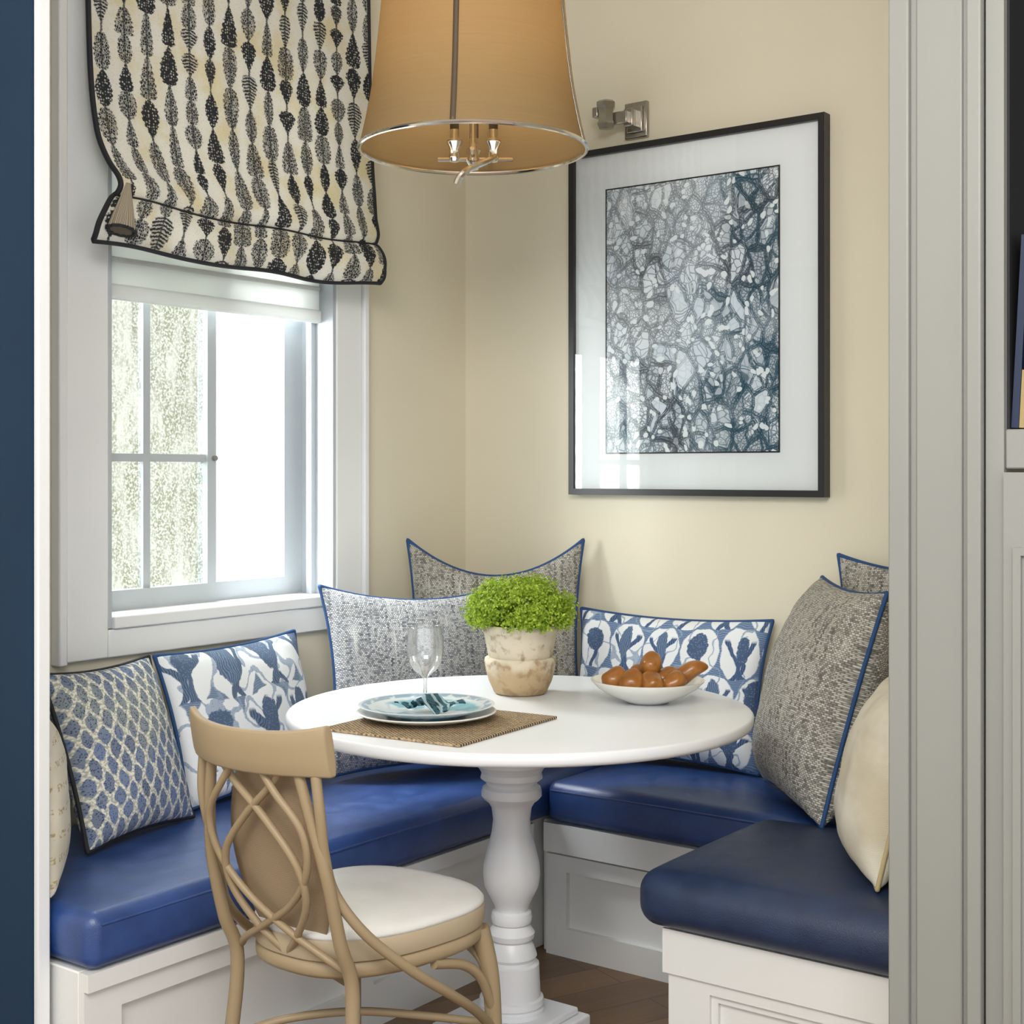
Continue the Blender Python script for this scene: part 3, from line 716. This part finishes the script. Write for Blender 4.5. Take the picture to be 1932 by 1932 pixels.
# ------------------------------------------------------------------ table ware
a = math.radians(4.8)
MX = Matrix.Translation((.90, -1.204, 0)) @ Matrix.Rotation(a, 4, 'Z')
pm = MB(); pm.box(-.172, .172, -.189, .189, TZ+.0005, TZ+.006, MX)
bmesh.ops.subdivide_edges(pm.bm, edges=pm.bm.edges[:], cuts=3, use_grid_fill=True)
tag(pm.build('placemat', M['rush'], bevel=.002), 'brown woven rush placemat at the edge of the round table', 'placemat')
PX, PY = .850, -1.196
z0 = TZ+.0065
m = MB(); m.lathe([(0, z0), (.095, z0), (.10, z0+.003), (.146, z0+.014), (.150, z0+.017), (.146, z0+.019), (.10, z0+.008), (0, z0+.006)], (PX, PY, 0), 72)
tag(m.build('charger_plate', M['ceramic']), 'plain white lower plate lying on the woven placemat', 'plate')
z1 = z0+.0195
m = MB(); m.lathe([(0, z1-.012), (.080, z1-.012), (.084, z1-.009), (.10, z1-.004), (.143, z1+.010), (.146, z1+.0125), (.142, z1+.0135), (.10, z1+.001), (.08, z1-.004), (0, z1-.006)], (PX, PY, 0), 72)
tag(m.build('dinner_plate', M['plate']), 'white plate with turquoise splashes stacked on the plain plate', 'plate')
m = MB()
def nap(u, v):
    x = (u-.5)*.115; y = (v-.5)*.09
    fold = abs(((u*1.6+v*.5) % 1)-.5)*2
    return Vector((PX+.03+x+.006*math.sin(v*7), PY-.028+y+.006*math.sin(u*9), z1+.002+.018*fold+.016*max(0, 1-abs(u-.5)*2)+.003*mnoise.noise(Vector((u*5, v*5, 0)))+.003))
m.grid(nap, 30, 22); tag(m.build('napkin', M['napkin'], solid=.003, sharp=0), 'folded dark teal patterned napkin on the turquoise plate', 'napkin')
gz = TZ+.0005
m = MB(); m.lathe([(0, gz), (.032, gz), (.033, gz+.002), (.018, gz+.005), (.005, gz+.012), (.0042, gz+.03), (.0045, gz+.050), (.010, gz+.058), (.027, gz+.072), (.038, gz+.090), (.0430, gz+.112), (.0430, gz+.138), (.0385, gz+.172)], (.667, -.985, 0), 64)
m.tube([(.667+.0385*math.cos(2*PI*k/64), -.985+.0385*math.sin(2*PI*k/64), gz+.172) for k in range(64)], .0012, 6, closed=True)
tag(m.build('wine_glass', M['wineglass'], sharp=0), 'clear stemmed wine glass standing behind the turquoise plate', 'wine glass')
QX, QY = .782, -.765
plant = thing('potted_herb', (QX, QY, TZ), 'bright green bushy herb in a weathered two-tier clay pot', 'potted plant')
pz = TZ+.001
m = MB(); m.lathe([(0, pz), (.058, pz), (.064, pz+.004), (.076, pz+.03), (.084, pz+.058), (.087, pz+.078), (.086, pz+.086), (.081, pz+.089), (.072, pz+.088), (0, pz+.086)], (QX, QY, 0), 56); m.build('lower_bowl', M['terracotta'], plant, sharp=60)
m = MB(); m.lathe([(0, pz+.084), (.074, pz+.084), (.078, pz+.094), (.085, pz+.125), (.088, pz+.145), (.093, pz+.150), (.094, pz+.163), (.090, pz+.167), (.083, pz+.165), (.080, pz+.145), (0, pz+.145)], (QX, QY, 0), 56); m.build('pot', M['terracotta'], plant, sharp=60)
m = MB(); m.lathe([(0, pz+.158), (.05, pz+.156), (.081, pz+.148)], (QX, QY, 0), 32); m.build('soil', M['soil'], plant)
rr = random.Random(11); m = MB(); st = MB()
cz = pz+.195
for i in range(360):
    th = rr.uniform(0, 2*PI); ph = math.acos(rr.uniform(-.30, 1)); rad = rr.uniform(.72, 1.0)
    d = Vector((math.sin(ph)*math.cos(th)*.130, math.sin(ph)*math.sin(th)*.130, math.cos(ph)*.085))*rad
    cpt = Vector((QX, QY, cz))+d
    if i % 2 == 0: st.tube([(QX+d.x*.3, QY+d.y*.3, pz+.15), (QX+d.x*.6, QY+d.y*.6, (pz+.16+cpt.z)/2), cpt], .0012, 4)
    for j in range(40):
        p = cpt+Vector((rr.gauss(0, .009), rr.gauss(0, .009), rr.gauss(0, .008)))
        n = (d.normalized()+Vector((rr.gauss(0, .7), rr.gauss(0, .7), rr.gauss(.3, .6)))).normalized()
        u = n.cross(Vector((rr.random()-.5, rr.random()-.5, rr.random()-.5))).normalized(); v = n.cross(u); s = rr.uniform(.0026, .0048)
        m.bm.faces.new([m.bm.verts.new(q) for q in (p-u*s, p-u*s*.3-v*s*.6, p+u*s*.5-v*s*.55+n*s*.2, p+u*s+n*s*.1, p+u*s*.5+v*s*.55+n*s*.2, p-u*s*.3+v*s*.6)])
m.build('foliage', M['leaf'], plant, recalc=False, flat=True); st.build('stems', M['leaf'], plant)
cr = Vector((.801, .5985, 0)); cf = Vector((-.5985, .801, 0))
BX, BY = 1.098, -.695; bz = TZ+.0005
m = MB(); m.lathe([(0, bz), (.048, bz), (.052, bz+.003), (.085, bz+.016), (.115, bz+.034), (.131, bz+.050), (.132, bz+.053), (.128, bz+.0535), (.112, bz+.040), (.08, bz+.022), (.05, bz+.011), (0, bz+.009)], (BX, BY, 0), 72)
tag(m.build('serving_bowl', M['ceramic'], sharp=60), 'wide shallow white bowl holding orange-brown rolls', 'bowl')
rolls = [(-.076, .0, .056, .031, .028, 20, 0), (-.040, -.035, .052, .030, .030, 60, 0), (.006, -.045, .051, .034, .028, 100, 5), (-.012, .032, .056, .031, .029, 150, 0), (.044, .006, .056, .034, .028, 35, 8), (.056, -.045, .053, .031, .026, 10, -6), (.092, -.010, .070, .050, .024, -8, -16), (.008, .0, .090, .031, .026, 75, 0)]
for i, (r_, f_, zz, L, W_, ang, tilt) in enumerate(rolls):
    p = Vector((BX, BY, bz+zz))+cr*r_+cf*f_
    mt = Matrix.Rotation(math.radians(36.8+ang), 3, 'Z') @ Matrix.Rotation(math.radians(tilt), 3, 'Y')
    def sh(q, i=i, L=L, W_=W_):
        t = q.x/L; k = 1-.22*t if i == 6 else 1-.08*t
        return Vector((q.x, q.y*k, q.z*k+(.006*math.sin(t*3)))) * (1+.08*mnoise.noise(Vector((q.x*40+i*7, q.y*40, q.z*40))))
    m = MB(); m.ell(p, (L, W_, W_*.92), mt, 22, 14, sh)
    o = m.build('bread_roll', M['bread'], sharp=0)
    lab = {6: 'long tapered roll sticking out over the right rim of the bowl', 7: 'roll lying on top of the pile in the bowl', 0: 'leftmost roll in the white bowl'}.get(i, 'short orange-brown roll inside the pile in the white bowl')
    tag(o, lab, 'bread roll', 'rolls in the white bowl')

# ------------------------------------------------------------------ chair
CX, CY = .945, -1.50
ch = thing('dining_chair', (CX, CY, 0), 'beige bentwood dining chair with interlaced back and white padded seat', 'chair')
O = Vector((CX, CY, 0))
def so(scale, n=2.6, N=56):
    out = []
    for k in range(N):
        th = 2*PI*k/N; c_, s_ = math.cos(th), math.sin(th)
        y = .212*math.copysign(abs(s_)**(2/n), s_); x = (.188+.13*y)*math.copysign(abs(c_)**(2/n), c_)
        out.append((x*scale, y*scale+.008))
    return out
def ringseat(levels):
    m = MB(); rings = []
    for sc, z in levels:
        rings.append([m.bm.verts.new((CX+x, CY+y, z)) for x, y in so(sc)])
    for A, B in zip(rings, rings[1:]):
        n = len(A)
        for k in range(n): m.bm.faces.new((A[k], A[(k+1) % n], B[(k+1) % n], B[k]))
    m.bm.faces.new(rings[0][::-1]); m.bm.faces.new(rings[-1]); return m
ringseat([(.9, .375), (.98, .378), (1.01, .386), (1.01, .402), (.98, .408), (.9, .408)]).build('seat_frame', M['beigewood'], ch, sharp=50)
ringseat([(.97, .407), (1.01, .410), (1.025, .420), (1.025, .444), (1.01, .449)]).build('seat_band', M['seatband'], ch, sharp=50)
ringseat([(.98, .447), (1.015, .448), (1.018, .454), (.99, .461), (.86, .466), (.6, .470), (.3, .472), (.05, .473)]).build('seat', M['seatfab'], ch, sharp=0)
def tb(name, pts, r, n=8, seg=10, mat='postwood'):
    P = smooth([O+Vector(p) for p in pts], n)
    R = r if not isinstance(r, (list, tuple)) else [r[0]+(r[1]-r[0])*i/(len(P)-1) for i in range(len(P))]
    return MB().tube(P, R, seg).build(name, M[mat], ch, sharp=60)
for s in (-1, 1):
    tb('back_post', [(s*.142, -.272, .775), (s*.150, -.268, .70), (s*.146, -.252, .62), (s*.148, -.228, .55), (s*.182, -.185, .475), (s*.216, -.10, .395), (s*.224, .0, .325), (s*.208, .09, .265), (s*.190, .155, .215)], .0096)
    tb('rear_leg', [(s*.108, -.282, .775), (s*.128, -.270, .69), (s*.148, -.248, .58), (s*.150, -.217, .46), (s*.148, -.185, .37), (s*.155, -.20, .2), (s*.168, -.235, 0.0)], (.0095, .015))
    tb('front_leg', [(s*.168, .152, .40), (s*.183, .168, .30), (s*.188, .176, .15), (s*.192, .182, 0)], (.020, .014))
    tb('back_strand', [(s*.080, -.289, .775), (s*.045, -.286, .735), (-s*.025, -.278, .675), (-s*.090, -.265, .60), (-s*.095, -.246, .53), (-s*.050, -.222, .46), (s*.0, -.198, .412)], .0072)
    tb('back_strand', [(s*.030, -.300, .775), (s*.068, -.296, .73), (s*.118, -.280, .665), (s*.112, -.262, .59), (s*.055, -.243, .52), (-s*.03, -.226, .465), (-s*.10, -.205, .425), (-s*.135, -.185, .40)], .0070)
    tb('seat_brace', [(s*.188, .172, .22), (s*.186, .164, .29), (s*.168, .155, .34), (s*.115, .160, .365), (s*.05, .168, .375)], .0096)
    tb('seat_brace', [(s*.188, .168, .24), (s*.190, .13, .31), (s*.186, .08, .35), (s*.180, .0, .373)], .0096)
tb('stretcher', [(-.155, -.20, .22), (-.09, -.12, .245), (0, -.02, .25), (.09, .07, .235), (.187, .172, .21)], .0078)
tb('stretcher', [(.155, -.20, .22), (.09, -.12, .228), (0, -.02, .228), (-.09, .07, .225), (-.187, .172, .21)], .0078)
m = MB()
def rail(u, v):
    x = (u-.5)*.345; e = abs(u-.5)*2
    y = -.312+.055*e*e; hh = .078+.004*e*e; z = .762+v*hh+(.010*e**4)*v
    return Vector((x, y-.016*v, z))
V = []
for side in (-1, 1):
    V.append(m.grid(lambda u, v, side=side: O+rail(u, v)+Vector((0, side*.012*(1-.35*abs(2*v-1)**4), 0)), 24, 6))
f0, f1 = V
for i in range(24):
    m.bm.faces.new((f0[i][0], f0[i+1][0], f1[i+1][0], f1[i][0])); m.bm.faces.new((f0[i][6], f1[i][6], f1[i+1][6], f0[i+1][6]))
for j in range(6):
    m.bm.faces.new((f0[0][j], f1[0][j], f1[0][j+1], f0[0][j+1])); m.bm.faces.new((f0[24][j], f0[24][j+1], f1[24][j+1], f1[24][j]))
m.build('top_rail', M['beigewood'], ch, bevel=.004, seg=3, sharp=60)
m = MB()
def lens(u, v):
    z = .43+v*.345; hw = .045+.075*math.sin(PI*min(1, v*.8+.12))
    y = -.200-.080*v**.8+.014
    return O+Vector(((u-.5)*2*hw, y+.012*(abs(u-.5)*2)**2, z))
m.grid(lens, 10, 16); m.build('back_panel', M['cane'], ch, solid=.005, sharp=0)

# ------------------------------------------------------------------ picture
fx0, fx1, fz0, fz1 = .424, 1.242, 1.218, 2.236; fw = .018; D = .038
pic = thing('framed_picture', ((fx0+fx1)/2, -.001, fz0), 'large black framed abstract ink drawing with a wide white mat', 'picture')
m = MB()
m.box(fx0, fx1, -D, -.002, fz0, fz0+fw); m.box(fx0, fx1, -D, -.002, fz1-fw, fz1); m.box(fx0, fx0+fw, -D, -.002, fz0+fw, fz1-fw); m.box(fx1-fw, fx1, -D, -.002, fz0+fw, fz1-fw)
m.build('frame', M['black'], pic, flat=True)
bx(fx0+fw, fx1-fw, -.024, -.004, fz0+fw, fz1-fw).build('mat', M['matboard'], pic, flat=True)
bx(.552, 1.104, -.0255, -.024, 1.342, 2.112).build('print', M['art'], pic, flat=True)
m = MB(); a0, a1, b0, b1 = .552, 1.104, 1.342, 2.112
m.box(a0-.004, a1+.004, -.0262, -.024, b0-.004, b0); m.box(a0-.004, a1+.004, -.0262, -.024, b1, b1+.004); m.box(a0-.004, a0, -.0262, -.024, b0, b1); m.box(a1, a1+.004, -.0262, -.024, b0, b1)
m.build('print_border', M['black'], pic, flat=True)
MB().quad((fx0+fw, -.033, fz0+fw), (fx1-fw, -.033, fz0+fw), (fx1-fw, -.033, fz1-fw), (fx0+fw, -.033, fz1-fw)).build('glazing', M['picglass'], pic, recalc=False, flat=True)

# ------------------------------------------------------------------ wall sconce
SX, SZ = .645, 2.308
sc = thing('wall_sconce', (SX, -.001, SZ-.055), 'square nickel wall bracket above the framed picture', 'wall light')
m = MB(); m.box(SX-.038, SX+.038, -.016, -.001, SZ-.052, SZ+.052); m.box(SX-.026, SX+.026, -.024, -.016, SZ-.038, SZ+.038); m.build('backplate', M['pewter'], sc, bevel=.003)
m = MB(); m.box(SX-.016, SX+.014, -.056, -.02, SZ-.026, SZ+.026); m.box(SX-.045, SX+.003, -.070, -.048, SZ-.018, SZ+.018); m.build('arm', M['pewter'], sc, bevel=.003)
m = MB(); m.lathe([(0, -.038), (.022, -.036), (.028, -.024), (.024, -.014), (.024, .016), (.030, .026), (.030, .038), (.022, .044), (0, .044)], (SX-.062, -.078, SZ+.008), 6); m.build('knuckle', M['pewter'], sc, sharp=20)
m = MB(); m.box(SX-.100, SX-.080, -.095, -.065, SZ+.005, SZ+.035); m.build('arm_stub', M['pewter'], sc, bevel=.004)

# ------------------------------------------------------------------ pendant lamp
LX, LY, LZ = .82, -.997, 2.018
P = thing('pendant_lamp', (LX, LY, LZ), 'tan bell shaped drum pendant lamp with nickel rim hanging over the table', 'lamp')
rp = smooth([(.2575, 2.018, 0), (.243, 2.08, 0), (.228, 2.16, 0), (.216, 2.26, 0), (.2065, 2.357, 0), (.200, 2.47, 0)], 4)
m = MB(); m.lathe([(q.x, q.y) for q in rp], (LX, LY, 0), 96); m.build('lamp_shade', M['lampshade'], P, solid=.002, sharp=0)
def ring(r, z, t): return MB().tube([(LX+r*math.cos(2*PI*k/96), LY+r*math.sin(2*PI*k/96), z) for k in range(96)], t, 8, closed=True)
ring(.2575, 2.018, .005).build('rim', M['chrome'], P); ring(.200, 2.47, .005).build('top_rim', M['chrome'], P)
def camdir(deg):
    a = math.atan2(-.801, .5985)+math.radians(deg); return math.cos(a), math.sin(a)
for dg in (-8, 72, 172, 252):
    cx_, sy_ = camdir(dg)
    m = MB(); tx, ty = -sy_*.006, cx_*.006
    a_ = [m.bm.verts.new((LX+(q.x+.002)*cx_-tx, LY+(q.x+.002)*sy_-ty, q.y)) for q in rp]; b_ = [m.bm.verts.new((LX+(q.x+.002)*cx_+tx, LY+(q.x+.002)*sy_+ty, q.y)) for q in rp]
    for i in range(len(rp)-1): m.bm.faces.new((a_[i], b_[i], b_[i+1], a_[i+1]))
    m.build('strap', M['darkstem'] if dg not in (72, 252) else M['pewter'], P, solid=.003, sharp=0)
L0 = Vector((LX, LY, 0))
m = MB(); m.tube([L0+Vector((0, 0, 2.03)), L0+Vector((0, 0, CEIL-.03))], .007, 10); m.build('stem', M['chrome'], P)
m = MB(); m.lathe([(0, CEIL-.03), (.06, CEIL-.028), (.065, CEIL-.01), (.065, CEIL-.001), (0, CEIL-.001)], (LX, LY, 0), 32); m.build('canopy', M['chrome'], P)
arm = MB(); arm.tube([L0-cr*.08+Vector((0, 0, 1.995)), L0+cr*.09+Vector((0, 0, 1.995))], .005, 8); arm.tube([L0-cf*.09+Vector((0, 0, 2.0)), L0+cf*.09+Vector((0, 0, 2.0))], .005, 8)
arm.lathe([(0, 1.975), (.008, 1.978), (.016, 1.99), (.012, 2.005), (.009, 2.03), (0, 2.03)], (LX, LY, 0), 20)
arm.build('cluster_arm', M['chrome'], P)
for dx, df in ((-.042, -.01), (.046, -.01), (0, .075)):
    b = L0+cr*dx+cf*df
    m = MB(); m.lathe([(0, 1.985), (.010, 1.988), (.013, 2.0), (.010, 2.015), (.018, 2.03), (.018, 2.036), (.011, 2.04), (.011, 2.06), (0, 2.06)], b, 20); s_ = m.build('socket', M['chrome'], P, sharp=40)
    m = MB(); m.lathe([(.0105, 2.06), (.0105, 2.17), (0, 2.172)], b, 16); m.build('candle_sleeve', M['darkstem'], s_, sharp=40)
    m = MB(); m.lathe([(0, 2.172), (.009, 2.18), (.013, 2.20), (.009, 2.225), (.002, 2.25), (0, 2.252)], b, 16); m.build('bulb', M['wineglass'], s_, sharp=0)
b = L0-cf*.10
m = MB(); m.tube(smooth([b-cr*.034+Vector((0, 0, 1.918)), b-cr*.026+Vector((0, 0, 1.935)), b-cr*.006+Vector((0, 0, 1.952)), b+cr*.035+cf*.05+Vector((0, 0, 1.982)), b+cr*.05+cf*.09+Vector((0, 0, 2.0))], 5), .0075, 8); m.build('pull_lever', M['chrome'], P)

# ------------------------------------------------------------------ built-in bookcase at the right edge
bk = thing('bookcase', (2.5, -1.2, 0), 'grey built-in bookcase at the right edge beyond the casing', 'bookcase')
m = MB(); m.box(2.08, 2.108, -1.30, -.95, 0, 2.8); m.box(2.95, 2.98, -1.30, -.95, 0, 2.8); m.box(2.108, 2.95, -1.30, -.95, 2.7, 2.8)
m.build('body', M['casing'], bk, flat=True)
m = MB(); m.box(2.112, 2.95, -.97, -.951, 1.352, 2.7); m.box(2.108, 2.112, -1.285, -.951, 1.352, 2.7); m.build('back_board', M['shelfdark'], bk, flat=True)
bx(2.108, 2.95, -1.295, -.951, 1.29, 1.352).build('shelf', M['casing'], bk, bevel=.003)
m = MB(); m.box(2.112, 2.52, -1.315, -1.30, .08, 1.285); d_ = m.build('door', M['casing'], bk, flat=True)
m = MB(); m.box(2.128, 2.14, -1.322, -1.315, .12, 1.17); m.box(2.14, 2.46, -1.322, -1.315, 1.158, 1.17); m.build('door_moulding', M['casing'], d_, flat=True)
def book(x, lean, th, h_, mat, label, y=-1.18):
    mt = Matrix.Translation((x, y, 1.354+th*math.sin(math.radians(lean)))) @ Matrix.Rotation(math.radians(lean), 4, 'Y')
    b = thing('book', (x, y, 1.354), label, 'book')
    m = MB(); m.box(0, th, -.10, .09, 0.0, h_, mt); m.build('cover', mat, b, flat=True)
    m = MB(); m.box(.002, th-.002, -.09, .092, h_, h_+.001, mt); m.build('pages', M['ceramic'], b, flat=True)
book(2.113, 3, .011, .30, M['book_blue'], 'dark blue book leaning at the left end of the shelf')
book(2.125, 3, .009, .09, M['book_tan'], 'small tan book beside the blue one on the shelf')
book(2.1355, 3, .022, .28, M['book_black'], 'black book beside the tan one on the shelf')

# ------------------------------------------------------------------ light, world, camera
wd = bpy.data.worlds.new('world'); scene.world = wd; wd.use_nodes = True
nt = wd.node_tree; bg = nt.nodes['Background']; bg.inputs[0].default_value = (.95, .97, 1.0, 1); bg.inputs[1].default_value = 1.5
def area(name, loc, target, sx, sy, power, col):
    d = bpy.data.lights.new(name, 'AREA'); d.shape = 'RECTANGLE'; d.size = sx; d.size_y = sy; d.energy = power; d.color = col
    o = bpy.data.objects.new(name, d); COL.objects.link(o); o.location = loc
    o.rotation_euler = (Vector(target)-Vector(loc)).to_track_quat('-Z', 'Y').to_euler(); return o
s = bpy.data.lights.new('sun', 'SUN'); s.energy = 5; s.angle = .02; s.color = (1, .97, .92)
so_ = bpy.data.objects.new('sun', s); COL.objects.link(so_); so_.location = (3, 2, 6); so_.rotation_euler = Vector((-.6, -.3, -.75)).to_track_quat('-Z', 'Y').to_euler()
area('sky_light_above', (-1.0, -1.0, 2.75), (.5, -.8, .5), 1.2, 1.0, 280, (.93, .97, 1))
area('sky_light_side', (-1.3, -2.7, 1.55), (.7, -.1, 1.5), 1.2, 1.5, 175, (.95, .98, 1))
area('room_fill_light', (2.4, -3.4, 2.80), (.9, -.6, .8), 1.8, 1.4, 112, (1, .97, .91))  # unseen fill lamp added above the camera to brighten the nook
pl = bpy.data.lights.new('lamp_bulb', 'POINT'); pl.energy = 6; pl.color = (1, .86, .66); pl.shadow_soft_size = .03
po = bpy.data.objects.new('lamp_bulb', pl); COL.objects.link(po); po.location = (LX, LY, 2.28)

cam = bpy.data.cameras.new('camera'); co = bpy.data.objects.new('camera', cam); COL.objects.link(co)
cam.sensor_width = 36; cam.lens = 2650/1932*36; cam.shift_y = -(966-890)/1932; cam.clip_start = .05
co.location = (2.80, -3.50, 1.286); co.rotation_euler = (PI/2, 0, math.asin(.5985))
scene.camera = co
scene.view_settings.view_transform = 'Standard'
